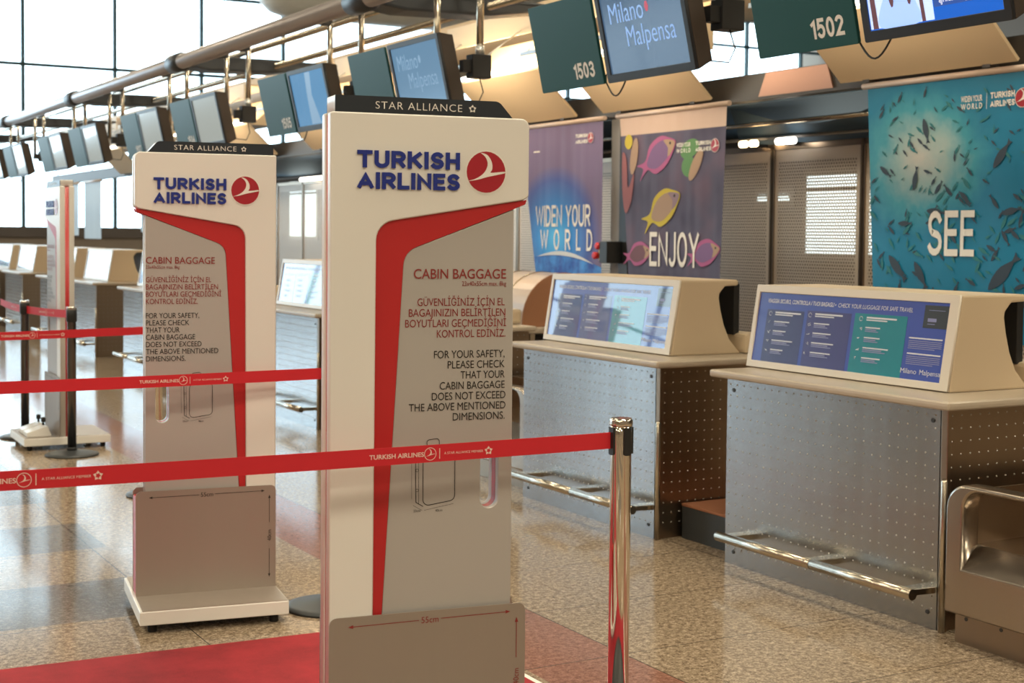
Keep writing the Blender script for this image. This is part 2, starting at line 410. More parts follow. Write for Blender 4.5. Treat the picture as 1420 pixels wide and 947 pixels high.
# ------------------------------------------------------------------ cabin baggage sign stands
W, T = .564, .10
def stand(label):
    root = thing('baggage_sign_stand', label, 'sign stand', group='airline baggage sign stands')
    q = [(.5625,1.645,.016), (.1265,1.5735,.055), (.1212,.09)]
    whitep = fillet([(0,.09), (0,1.868,.008), (W,1.868,.024), (W,1.652,.012)]+[(.548,1.6425)]+q[1:])
    redp = fillet([(.5605,1.6435), q[1], q[2], (.125,.09), (.206,1.497,.055), (.5565,1.6305,.008)])
    greyp = fillet([(.125,.09), (.206,1.497,.055), (.5235,1.616), (.5248,.09)])
    hole = fillet([(.431,.785,.0262), (.484,.785,.0262), (.484,.945,.0262), (.431,.945,.0262)], 8)
    corep = fillet([(.006,.09), (.006,1.862), (.556,1.862), (.556,1.652), (.5195,1.616), (.5195,.09)])
    R = frame((-W/2, 0, 0), (1, 0, 0), (0, 0, 1))                 # u,z -> x,z ; plate normal -y
    def off(y): return Matrix.Translation((0, y, 0)) @ R
    plate('core', [corep, hole], .028, red, root, off(0))
    for sgn in (-1, 1):
        plate('header_board', [whitep], .036, white, root, off(sgn*.032), .004)
        plate('accent_board', [redp], .028, red, root, off(sgn*.028), .001)
        plate('text_panel', [greyp, hole], .026, grey, root, off(sgn*.027), .002)
        Y = sgn*(T/2+.0035)
        sp = fillet([(0,.09), (0,.513,.022), (.5635,.513,.022), (.5635,.09)])
        pl = plate('gauge_plate', [sp], .003, plate_steel, root, off(Y))
        MB().box(-W/2, W/2-.0005, sgn*.055, sgn*.296, .0885, .0915).build('gauge_tray', plate_steel, root)
        # viewer frame of this face
        V = frame((-W/2, -T/2, 0), (1, 0, 0), (0, 0, 1)) if sgn < 0 else frame((W/2, T/2, 0), (-1, 0, 0), (0, 0, 1))
        VG = V @ Matrix.Translation((0, 0, -.009)); VP = V @ Matrix.Translation((0, 0, .0052))
        block('TURKISH', .072, .3592, 1.7215, .0465, blue, V, root, .235, .36, .004)
        block('AIRLINES', .072, .3592, 1.6650, .0450, blue, V, root, .235, .36, .004)
        emblem(.4360, 1.7175 if sgn < 0 else 1.7225, .0565, V, root)
        rt = sgn < 0; _w = W
        def ln(s_, u0_, u1_, b_, cap_, m_, o_=0.0):
            if not rt: wd = u1_-u0_; u0_, u1_ = .0432, .0432+wd*1.02
            text(s_, u0_, u1_, b_, cap_, m_, VG, root, o_, name='text_line')
        ln('CABIN BAGGAGE', .234, .5013, 1.4245, .026, redlet, .006)
        ln('23x40x55cm max. 8kg', .372, .5015, 1.4045, .0125, redlet)
        for i, (s_, a_, b_) in enumerate((('GÜVENLİĞİNİZ İÇİN EL', .2448, .4977), ('BAGAJINIZIN BELİRTİLEN', .2205, .5), ('BOYUTLARI GEÇMEDİĞİNİ', .2105, .5026), ('KONTROL EDİNİZ.', .3008, .5008))):
            ln(s_, a_, b_, 1.350-.0290*i, .0205, redlet, 0)
        for i, (s_, a_, b_) in enumerate((('FOR YOUR SAFETY,', .293, .499), ('PLEASE CHECK', .3326, .4995), ('THAT YOUR', .3704, .4998), ('CABIN BAGGAGE', .3102, .5), ('DOES NOT EXCEED', .2877, .5026), ('THE ABOVE MENTIONED', .2223, .5029), ('DIMENSIONS.', .3484, .501))):
            ln(s_, a_, b_, 1.206-.0288*i, .0205, blk, 0)
        # suitcase outline drawing
        du = 0 if rt else -.05
        dr = []
        fr_ = fillet([(.264+du,.800,.016), (.3557+du,.813,.016), (.3557+du,.945,.018), (.264+du,.937,.018)], 5)
        dr += stroke(fr_+fr_[:1], .0019)
        dr += stroke(fillet([(.264+du,.800), (.244+du,.812), (.242+du,.94,.012), (.252+du,.952), (.30+du,.956)], 4), .0019)
        dr += stroke([(.252+du,.806), (.251+du,.948)], .001)
        dr += stroke(fillet([(.276+du,.952), (.274+du,.982,.008), (.310+du,.986,.008), (.310+du,.956)], 4), .0019)
        for cz in (.845, .90): cc = circle(.247+du, cz, .004, 10); dr += stroke(cc+cc[:1], .001)
        dr += stroke([(.232+du,.822), (.231+du,.935)], .0008)+stroke([(.236+du,.804), (.262+du,.789)], .0008)+stroke([(.268+du,.789), (.352+du,.803)], .0008)
        flat('suitcase_drawing', dr, blk, VG, root)
        for s_, u_, z_ in (('23cm', .237, .785), ('40cm', .30, .783)): text(s_, u_+du, u_+du+.020, z_, .007, blk, VG, root, name='text_line')
        # dimension arrows on the steel gauge plate
        ar = stroke([(.058,.4865), (.25,.4885)], .0019)+stroke([(.315,.4893), (.512,.4912)], .0019)
        ar += [[(.052,.4864), (.066,.4915), (.066,.4815)], [(.518,.4913), (.504,.4862), (.504,.4962)]]
        ar += stroke([(.537,.466), (.537,.36)], .0019)+stroke([(.537,.25), (.537,.14)], .0019)
        ar += [[(.537,.474), (.532,.46), (.542,.46)], [(.537,.132), (.532,.146), (.542,.146)]]
        gm = redlet if rt else blk
        flat('dimension_arrows', ar, gm, VP, pl)
        text('55cm', .258, .307, .480, .017, gm, VP, pl, name='text_line')
        text('40cm', 0, .046, 0, .016, gm, VP @ frame((.545, .282, 0), (0, 1, 0), (-1, 0, 0)), pl, name='text_line')
    MB().box(.5215-W/2, .5625-W/2, -.049, .049, .09, .487).build('side_filler', red, root, bevel=.006)
    so = fillet([(.0125,1.868), (.0125,1.9125,.004), (.474,1.9125,.028), (.5137,1.868)])
    plate('sign_block', [so], .088, white, root, off(0))
    for sgn in (-1, 1):
        sg = plate('sign_face', [so], .003, navy, root, off(sgn*.0457))
        V = frame((-W/2, -.0473, 0), (1, 0, 0), (0, 0, 1)) if sgn < 0 else frame((W/2, .0473, 0), (-1, 0, 0), (0, 0, 1))
        a, b = (.1225, .3664) if sgn < 0 else (.1535, .4007)
        text('STAR ALLIANCE', a, b, 1.8795, .0195, wprint, V, sg, -.008, spacing=1.12)
        flat('star_emblem', star(b+.030, 1.889, .0115), wprint, V, sg)
    MB().box(-.287, .292, -.30, .30, .035, .0885).build('base_slab', white, root, bevel=.004)
    for fx in (-.235, .24):
        for fy in (-.255, .255): MB().lathe([(.016, 0), (.018, .004), (.018, .036)], (fx, fy, 0), 14).build('foot', rubber, root)
    return root
A8 = math.radians(-8.81)
ca, sa = math.cos(A8), math.sin(A8)
def stand_place(ox, oy, flip):        # ox,oy: left end of the board face turned to the camera
    cx = ox+ca*W/2-sa*T/2*1; cy = oy+sa*W/2+ca*T/2
    return (cx, cy, 0), A8+(math.pi if flip else 0)
s1 = stand('nearest tall white, red and silver baggage sign stand, standing on the red carpet')
loc, rz = stand_place(1.457, 3.558, False); s1.location = (*loc[:2], .006); s1.rotation_euler = (0, 0, rz)
loc, rz = stand_place(1.505, 5.702, True)
copy_tree(s1, None, loc, rz, 'second white, red and silver baggage sign stand, its whole steel tray in view')
s3 = copy_tree(s1, None, (2.275, 10.70, 0), math.radians(89), 'blurred far baggage sign stand seen edge on, showing a red stripe')
for i, (yy, zz) in enumerate(((-.12, 0), (.06, 0))):
    tp = MB().prism(fillet([(0, 0), (.17, 0), (.17, .03), (.03, .075)]), -.075, .075, 'y').build('wedge_block', white, s3, (.02+0*i, .12, .092), .004)
    tp.rotation_euler = (0, 0, math.radians(90)); tp.location = (yy-.03, .10, .0925)
    MB().lathe([(.008, 0), (.008, .02), (.016, .024), (.016, .05), (.010, .056)], (yy-.03, .145, .165), 12).build('knob', rubber, s3)
copy_tree(s1, None, (1.27, 11.9, 0), math.radians(92), 'farthest baggage sign stand, only the corner of its base in the frame')

# ------------------------------------------------------------------ belt barriers
gun = mat('gunmetal', (.16, .15, .15), .22, 1)
def post(label, loc, pm=None):
    pm = pm or chrome
    root = thing('barrier_post', label, 'barrier post', loc, 0, 'retractable belt posts')
    MB().lathe([(.178, 0), (.182, .004), (.180, .012), (.150, .020), (.06, .030), (.04, .034)], n=48).build('base_disc', dark, root)
    MB().lathe([(.034, .030), (.034, .052), (.0302, .056)], n=24).build('base_collar', black, root)
    MB().lathe([(.0300, .05), (.0300, .985), (.0300, 1.02)], n=36).build('pole', pm, root)
    if pm is gun: MB().lathe([(.031, .925), (.0355, .93), (.0355, 1.008), (.033, 1.011)], n=36).build('head', black, root)
    MB().lathe([(.0322, 1.010), (.0330, 1.014), (.0330, 1.026), (.0295, 1.031)], n=36).build('cap', chrome, root)
    for a in (180, 0, 270, 90):
        M = Matrix.Rotation(math.radians(a), 4, 'Z')
        mb = MB(); pr = fillet([(-.0115, .928, .006), (.0115, .928, .006), (.0115, 1.006), (-.0115, 1.006)], 4)
        mb.prism(pr, .026, .0345, 'x', M); mb.build('belt_slot', black, root)
    return root
p1 = post('nearest chrome barrier post holding the front red belt, before the desks', (2.268, 3.375, .006))
for lb, loc in (('chrome barrier post mostly hidden behind nearest sign stand, round base showing', (2.262, 5.52, 0)),
                ('chrome barrier post behind the second sign stand, holding the third red belt', (2.34, 8.37, 0)),
                ('barrier post outside the picture at the end of the front belt', (-.9, 3.62, .006))):
    copy_tree(p1, None, loc, None, lb)
pd = post('dark barrier post with black head, in front of the far sign stand', (2.235, 10.13, 0), gun)
copy_tree(pd, None, (2.12, 11.17, 0), None, 'dark barrier post behind and left of the far sign stand')
def belt(label, a, b, marks, h=.0465, za=None, zb=None, m=belt_red, unit=1.0):
    za = za or .975; zb = zb or .975
    A = Vector((a[0], a[1], za)); B = Vector((b[0], b[1], zb)); L = (B-A).length
    root = thing('barrier_belt', label, 'belt', A, 0, 'red belts of the barrier')
    ux = (B-A).normalized(); M = frame((0, 0, 0), ux, (0, 0, 1))
    n = 40; vs = []; fs = []
    for i in range(n+1):
        t = i/n; sag = -.012*4*t*(1-t)*min(1, L/2)
        for dz in (-h/2, h/2):
            for dy in (-.0007, .0007): vs.append((t*L, sag+dz, dy))
    for i in range(n):
        o = i*4; p = o+4
        fs += [(o, p, p+2, o+2), (o+1, o+3, p+3, p+1), (o, o+1, p+1, p), (o+2, p+2, p+3, o+3)]
    fs += [(0, 2, 3, 1), (n*4, n*4+1, n*4+3, n*4+2)]
    MB().add(vs, fs, M).build('webbing', m, root)
    for i, s in enumerate(marks):
        t = (s+.1)/L; sg = -.012*4*t*(1-t)*min(1, L/2); Q = M @ Matrix.Translation((s, sg, .0012)); k = unit
        if s > -.1: text('TURKISH AIRLINES', 0, .153*k, -.006*k, .0115*k, belt_print, Q, root, .02)
        ring = circle(.171*k, 0, .0165*k)
        o = flat('emblem', stroke(ring+ring[:1], .0018), belt_print, Q, root)
        flat('emblem_bird', [bird(.171*k, 0, .014*k)], belt_print, Q, o)
        flat('divider', [[(.197*k, -.014), (.199*k, -.014), (.199*k, .014), (.197*k, .014)]], belt_print, Q, root)
        text('A STAR ALLIANCE MEMBER', .211*k, .325*k, -.003*k, .0062*k, belt_print, Q, root)
        flat('star_emblem', star(.341*k, 0, .0125*k), belt_print, Q, root)
    return root
x0, y0, x1, y1 = .608, 3.507, 2.24, 3.385
ex, ey = x0-(x1-x0)*.905, y0-(y1-y0)*.905
sh0 = .905*math.hypot(x1-x0, y1-y0)
belt('front red belt crossing before the nearest sign stand to the chrome post', (ex, ey), (2.238, 3.377), (sh0-.118, sh0+.912, ))
belt('middle red belt crossing before the second baggage sign stand', (-.9, 5.69), (2.232, 5.525), (1.878-1.03, 1.878+.51))
belt('third red belt ending behind the second baggage sign stand', (-.7, 8.14), (2.308, 8.368), (2.144+.01,))
belt('pinkish far belt strung between the two dark barrier posts', (2.13, 11.14), (2.225, 10.16), (.3,), .055, .962, .980)
belt('pinkish farthest belt running left from the far dark post', (2.25, 12.9), (2.13, 11.20), (.8,), .055, .94, .962)

# ------------------------------------------------------------------ check-in desks
DW = 1.39
dotm = mat('raised_dots', (.50, .48, .45), .38, .75)
def two_tone(o, n_plain):
    o.data.materials.append(dotm)
    for p in o.data.polygons:
        if p.index >= n_plain: p.material_index = 1
    return o
def dots(mb, n_u, n_v, fn, r=.0044, hgt=.003):
    for i in range(n_u):
        for j in range(n_v):
            c, a, b, nn = fn(i, j); c = Vector(c); a = Vector(a); b = Vector(b); nn = Vector(nn)
            k = 6; ring = [c+(a*math.cos(2*math.pi*q/k)+b*math.sin(2*math.pi*q/k))*r for q in range(k)]
            top = [c+(a*math.cos(2*math.pi*q/k)+b*math.sin(2*math.pi*q/k))*r*.5+nn*hgt for q in range(k)]
            mb.add(ring+top, [(q, (q+1) % k, k+(q+1) % k, k+q) for q in range(k)]+[tuple(range(k, 2*k))], None, True)
poster_c = mat('poster_blue', (.045, .085, .46), .25, 0, 1.0)
poster_p = mat('poster_purple', (.030, .035, .17), .25, 0, 1.0)
poster_q = mat('poster_violet', (.045, .045, .22), .25, 0, 1.0)
poster_t = mat('poster_teal', (.0, .23, .31), .25, 0, 1.0)
poster_k = mat('poster_black', (.02, .025, .035), .3, 0, 1.0)
poster_w = mat('poster_white', (.70, .72, .82), .3)
poster_w2 = mat('poster_dim_white', (.24, .26, .50), .3)
def desk(label):
    root = thing('check_in_desk', label, 'check-in desk', (4.254, 4.04, 0), 0, 'check-in desks in the row')
    MB().box(.012, .80, .03, DW-.004, .02, .886).build('cabinet', side_steel, root)
    mb = MB().box(0, .010, .040, DW, .0, .886)
    dots(mb, 27, 16, lambda i, j: ((0, .066+.0500*i, .082+.0516*j), (0, 1, 0), (0, 0, 1), (-1, 0, 0)))
    two_tone(mb.build('front_panel', desk_steel, root), 6)
    mb = MB().box(.022, .80, .022, .030, .0, .886)
    dots(mb, 15, 16, lambda i, j: ((.046+.0510*i, .022, .082+.0516*j), (1, 0, 0), (0, 0, 1), (0, -1, 0)))
    two_tone(mb.build('side_panel', side_steel, root), 6)
    MB().box(.0, .020, .0, .036, 0, .886).build('corner_trim', side_steel, root, bevel=.004)
    MB().tube([(-.001, .010, 0), (-.001, .010, .60), (-.001, .010, .612)], [.0135, .0135, .006], 14).build('corner_bumper', brass, root)
    for yy, zz in ((.079, .834), (1.34, .83), (.087, .066), (1.326, .062)):
        MB().tube([(.001, yy, zz), (-.004, yy, zz)], [.011, .009], 6).build('screw', screw, root)
    r = MB().tube([(-.135, .035, .160), (-.135, .62, .160)], .0225, 18).tube([(-.135, .624, .160), (-.135, 1.275, .160)], .0225, 18).build('foot_rail', brass, root)
    for yy in (.085, .655, 1.215):
        MB().prism(fillet([(-.155, yy-.006), (-.10, yy-.03), (.002, yy-.04), (.002, yy+.04), (-.10, yy+.03), (-.155, yy+.006)]), .148, .174, 'z').build('rail_bracket', brass, r, bevel=.003)
    MB().box(-.058, .82, -.055, DW+.072, .886, .922).build('worktop', laminate, root, bevel=.016, seg=3)
    # housing with overhanging top: profile in (x, z), side view
    pr = [(.196, .922), (.262, 1.322), (.640, 1.323, .012), (.640, 1.292, .012), (.550, 1.288, .03), (.514, 1.250), (.511, 1.225), (.524, 1.158), (.548, 1.078), (.585, 1.003), (.655, .932), (.656, .922)]
    MB().prism(fillet(pr, 4), .186, DW+.095, 'y').build('housing', cream, root, bevel=.010)
    nrm = Vector((-.40, 0, .066)).normalized()
    H = frame((.196+nrm.x*.0005, DW+.095, .922+nrm.z*.0005), (0, -1, 0), (.066, 0, .40))     # u along desk, v up the slope
    L = DW+.095-.186; Hh = .4054
    u0_, u1_, v0_, v1_ = .026, L-.050, .036, Hh-.036
    fr = [(0, .004), (L, .004), (L, Hh), (0, Hh)]; ho = [(u0_, v0_), (u1_, v0_), (u1_, v1_), (u0_, v1_)]
    plate('poster_frame', [fr, ho], .012, framew, root, H @ Matrix.Translation((0, 0, .006)), .002)
    P = H @ Matrix.Translation((u0_, v0_, .004)); pw, ph = u1_-u0_, v1_-v0_
    def rect(a, b, c_, d_): return [(a*pw, (1-d_)*ph), (b*pw, (1-d_)*ph), (b*pw, (1-c_)*ph), (a*pw, (1-c_)*ph)]
    po = flat('poster', [rect(0, 1, 0, 1)], poster_c, P, root, 0)
    flat('poster_block', [rect(.055, .272, .24, 1)], poster_p, P, po, .0006)
    flat('poster_block', [rect(.29, .53, .22, 1)], poster_q, P, po, .0006)
    flat('poster_block', [rect(.548, .81, .205, 1)], poster_t, P, po, .0006)
    flat('poster_label', [rect(.885, .995, .04, .33)], poster_k, P, po, .0012)
    text('VIAGGIA SICURO, CONTROLLA I TUOI BAGAGLI •', .05*pw, .44*pw, ph*.855, .0185, poster_w, P, po, .02, lift=.0012, shear=.15)
    text('CHECK YOUR LUGGAGE FOR SAFE TRAVEL', .452*pw, .83*pw, ph*.855, .0185, poster_w, P, po, 0, lift=.0012, shear=.15)
    text('Milano', .81*pw, .885*pw, ph*.075, .021, poster_w, P, po, 0, lift=.0012)
    text('Malpensa', .90*pw, .995*pw, ph*.075, .021, poster_w, P, po, 0, lift=.0012)
    li = []; l2 = []; ic = []
    rnd = random.Random(7)
    for bx, n_, ty in ((.105, 4, .27), (.335, 4, .25), (.61, 4, .245)):
        li += [rect(bx, bx+.15, ty, ty+.022), rect(bx, bx+.105, ty+.035, ty+.05)]
        ic += stroke([(p_[0], p_[1]) for p_ in circle((bx-.028)*pw, (1-ty-.03)*ph, .010, 9)], .002)
        for k in range(n_):
            y_ = ty+.135+k*.135
            wd = .07+.06*rnd.random()
            li += [rect(bx, bx+wd, y_, y_+.016)]; l2 += [rect(bx, bx+wd*.75, y_+.028, y_+.042), rect(bx, bx+wd*.9, y_+.052, y_+.064)]
            ii = [((bx-.035+.02*rnd.random())*pw, (1-y_-.05*rnd.random())*ph) for _ in range(5)]
            ic += stroke(ii, .0018)
    for ty in (.46, .66):
        li += [rect(.83, .985, ty, ty+.018)]
        for k in range(5): l2 += [rect(.83, .985-.03*(k == 4), ty+.04+k*.024, ty+.050+k*.024)]
    flat('print_lines', li, poster_w, P, po, .0019); flat('fine_print', l2, poster_w2, P, po, .0019); flat('pictograms', ic, poster_w, P, po, .0014)
    flat('label_print', [rect(.905, .945, .205, .25), rect(.905, .94, .275, .283), rect(.905, .98, .10, .106)], poster_w2, P, po, .0018)
    # staff side behind the housing
    MB().box(.66, .70, .25, .78, 1.02, 1.30).box(.70, .74, .40, .60, .93, 1.2).build('staff_monitor', black, root, bevel=.006)
    MB().box(.67, .82, .16, 1.0, .923, 1.03).build('staff_shelf', cream, root, bevel=.02)
    return root
DY = [4.04+4.63*k for k in range(6)]; DY2 = [5.98+4.63*k for k in range(6)]
dk = desk('nearest steel check-in desk at the right, blue poster clear of reflections')
names = {1: 'second steel check-in desk, behind the chrome barrier post', 2: 'third check-in desk of the row, behind the nearest baggage sign stand',
         3: 'fourth check-in desk, glimpsed between the two nearest sign stands', 4: 'fifth check-in desk of the row, behind the second baggage sign stand',
         5: 'sixth check-in desk, beside the left edge of the second sign stand', 6: 'seventh check-in desk, blurred, right of the far sign stand',
         7: 'eighth check-in desk, blurred, behind the far sign stand', 8: 'ninth check-in desk, blurred, left of the far sign stand', 9: 'tenth check-in desk, blurred, at the left edge of the picture'}
ys = sorted(DY[:5]+DY2[:5])
for i, y in enumerate(ys):
    if i: copy_tree(dk, None, (4.254, y, 0), None, names[i])

# baggage conveyors beside the desks
def conveyor(label, y1, wd, mirror=False):
    root = thing('weighing_conveyor', label, 'conveyor', (4.17, y1, 0), 0, 'baggage weighing conveyors')
    s_ = -1
    out = [(0, .126), (0, .625, .10), (-wd, .625, .10), (-wd, .126)]
    inn = [(-wd+.085, .30), (-wd+.085, .606, .075), (-.085, .606, .075), (-.085, .30)]
    plate('guard_frame', [fillet(out, 8), fillet(inn, 8)], .09, conv_steel, root, frame((.02, 0, 0), (0, 1, 0), (0, 0, 1)), .010)
    MB().prism([(-.02, .135), (-.025, .300), (.06, .392), (.9, .40), (.9, .135)], -wd+.03, -.03, 'y').build('roller_bed', conv_steel, root, bevel=.004)
    MB().box(.06, 1.0, -.075, -.06, .39, .60).build('cheek', side_steel, root); MB().box(.06, 1.0, -wd+.06, -wd+.075, .39, .60).build('cheek', side_steel, root)
    MB().box(.42, .45, -wd+.08, -.08, .39, .60).build('scanner_hood', side_steel, root)
    MB().tube([(.415, -.42, .50), (.425, -.42, .50)], .014, 16).build('sensor_eye', black, root)
    MB().box(.405, .42, -.262, -.256, .39, .60).build('seam', brass, root)
    MB().box(.035, .9, -wd+.03, -.005, .0, .124).build('toe_panel', side_steel, root)
    for q in (-.06, -.23): MB().tube([(.036, q, .10), (.033, q, .10)], .008, 10).build('bolt', screw, root)
    return root
cv = conveyor('stainless weighing conveyor with rounded guard at the right edge of the picture', 3.94, 1.06)
copy_tree(cv, None, (4.35, 8.52, 0), None, 'stainless weighing conveyor left of the second desk, mostly behind the sign stand')
for i, y in enumerate((5.44, 10.07, 19.33)):
    t_ = thing('belt_step', ('low dark belt step with brown top between the two nearest desks', 'low dark belt step hidden behind nearest sign stand', 'low dark belt step between far blurred desks')[i], 'conveyor step', (4.40, y, 0), 0, 'low belt steps between desks')
    MB().box(0, 1.5, .0, .535, 0, .168).build('body', dark, t_)
    MB().box(-.006, 1.5, .0, .535, .168, .182).build('belt_top', matbelt, t_, bevel=.003)

# copper-ended hood behind second desk
t_ = thing('conveyor_hood', 'rounded metal conveyor hood with copper end behind the second desk', 'hood', (5.95, 9.70, -.105))
def halfdisc(r, z0, n=18):
    r *= 1.12
    return [(r*math.cos(math.pi*k/n), z0+r*.98*math.sin(math.pi*k/n)) for k in range(n+1)]
hd = halfdisc(.33, 1.0)
MB().prism([(.369, .945)]+hd+[(-.369, .945)], 0, 1.3, 'y').build('shell', hoodm, t_)
MB().prism([(.375, .944)]+halfdisc(.335, 1.0)+[(-.375, .944)], -.012, -.001, 'y').build('end_plate', copper, t_)
for q in (.32, .64):
    MB().prism([(.376, .944)]+halfdisc(.336, 1.0)+[(-.376, .944)], q, q+.02, 'y').build('strap', brass, t_)
t_ = thing('bench', 'beige bench carrying the rounded conveyor hood', 'bench', (5.95, 9.55, -.105))
MB().box(-.47, .47, 0, 1.5, .90, .943).build('bench_top', laminate, t_, bevel=.012)
for px in (-.34, .36):
    for py in (.06, 1.42): MB().box(px-.02, px+.02, py-.02, py+.02, .105, .90).build('leg', brass, t_)
MB().box(-.33, .35, .3, 1.3, .5, .86).build('drawer_box', black, t_)

# ------------------------------------------------------------------ overhead pipe and rails
t_ = thing('overhead_pipe', 'long brushed overhead pipe with dark collars running along the desk row', 'pipe', (4.30, 0, 3.283))
MB().tube([(0, 1.0, 0), (0, 40, 0)], .073, 28).build('pipe', tubem, t_)
for k in range(7):
    y = 5.35+4.63*k if k < 1 else 9.92+4.70*(k-1)
    MB().tube([(0, y-.17, 0), (0, y-.15, 0), (0, y+.15, 0), (0, y+.17, 0)], [.078, .098, .098, .078], 24).build('collar', collarm, t_)
    aw = MB().prism([(0, -.03), (.3, -.07), (1.0, -.05), (1.7, .05), (1.7, .08), (1.0, .09), (.3, .08), (0, .05)], y-.16, y+.16, 'y')
    aw.build('bracket_arm', armm, t_, bevel=.02)
for xx, zz in ((5.0, 3.43), (5.3, 3.30)):
    MB().tube([(xx-4.3, 3, zz-3.283), (xx-4.3, 40, zz-3.283)], .030, 14).build('thin_rail', brass, t_)

# ------------------------------------------------------------------ hanging signs and monitors
TH = math.radians(12.9); tx, tz = -math.sin(TH), math.cos(TH)
scr = {}
def screen_mat(name, col, e, rough=.12):
    m = mat(name, tuple(v*.25 for v in col), rough, 0, .35, emit=e, ecol=col); return m
scr['blue'] = screen_mat('screen_city', sh((78, 104, 132)), .9)
scr['pale'] = screen_mat('screen_pale', sh((105, 145, 178)), .85)
scr['sky'] = screen_mat('screen_sky', sh((100, 155, 200)), .85)
scr['bright'] = screen_mat('screen_bright', sh((20, 100, 205)), 1.0)
scr['off'] = mat('screen_haze_glow', (.10, .115, .12), .15, 0, .5, emit=.62, ecol=sh((196, 204, 198)))  # far screens: pale emission stands in for haze and window reflection
scr_txt = mat('screen_letters', (.3, .4, .6), .4, emit=.9, ecol=sh((120, 165, 225)))
scr_gho = mat('screen_ghost', (.1, .13, .18), .3, emit=.85, ecol=sh((114, 153, 184)))
scr_red = mat('screen_red', (.5, .1, .15), .4, emit=.6, ecol=sh((190, 75, 100)))
scr_a = mat('screen_shirt', (.5, .6, .8), .4, emit=1, ecol=sh((125, 175, 235)))
scr_b = mat('screen_hair', (.1, .05, .05), .4, emit=1, ecol=sh((84, 50, 60)))
scr_c = mat('screen_skin', (.6, .4, .35), .4, emit=1, ecol=sh((215, 170, 165)))
scr_d = mat('screen_deep', (.05, .1, .3), .4, emit=1, ecol=sh((12, 62, 140)))
scr_e = mat('screen_light', (.6, .7, .9), .4, emit=1, ecol=sh((175, 205, 240)))
scr_w = mat('screen_white', (.8, .8, .9), .4, emit=1, ecol=sh((235, 240, 250)))
BOTTOM = 2.378
def sign(label, num, y):
    root = thing('number_sign', label, 'number sign', (4.30, y, BOTTOM), 0, 'green desk number signs')
    M = frame((0, 0, 0), (0, -1, 0), (tx, 0, tz))           # origin: bottom-left corner seen from the hall
    o = plate('board', [fillet([(0, 0, .012), (.655, 0, .012), (.655, .495, .012), (0, .495, .012)], 4)], .018, greenm, root, M @ Matrix.Translation((0, 0, -.009)), .002)
    if num: block(num, .375, .585, .048, .088, wprint, M, root, .19, .30)
    MB().box(-.0, .04, -.36, -.32, .10, .30).build('rear_clip', black, root)
    return root
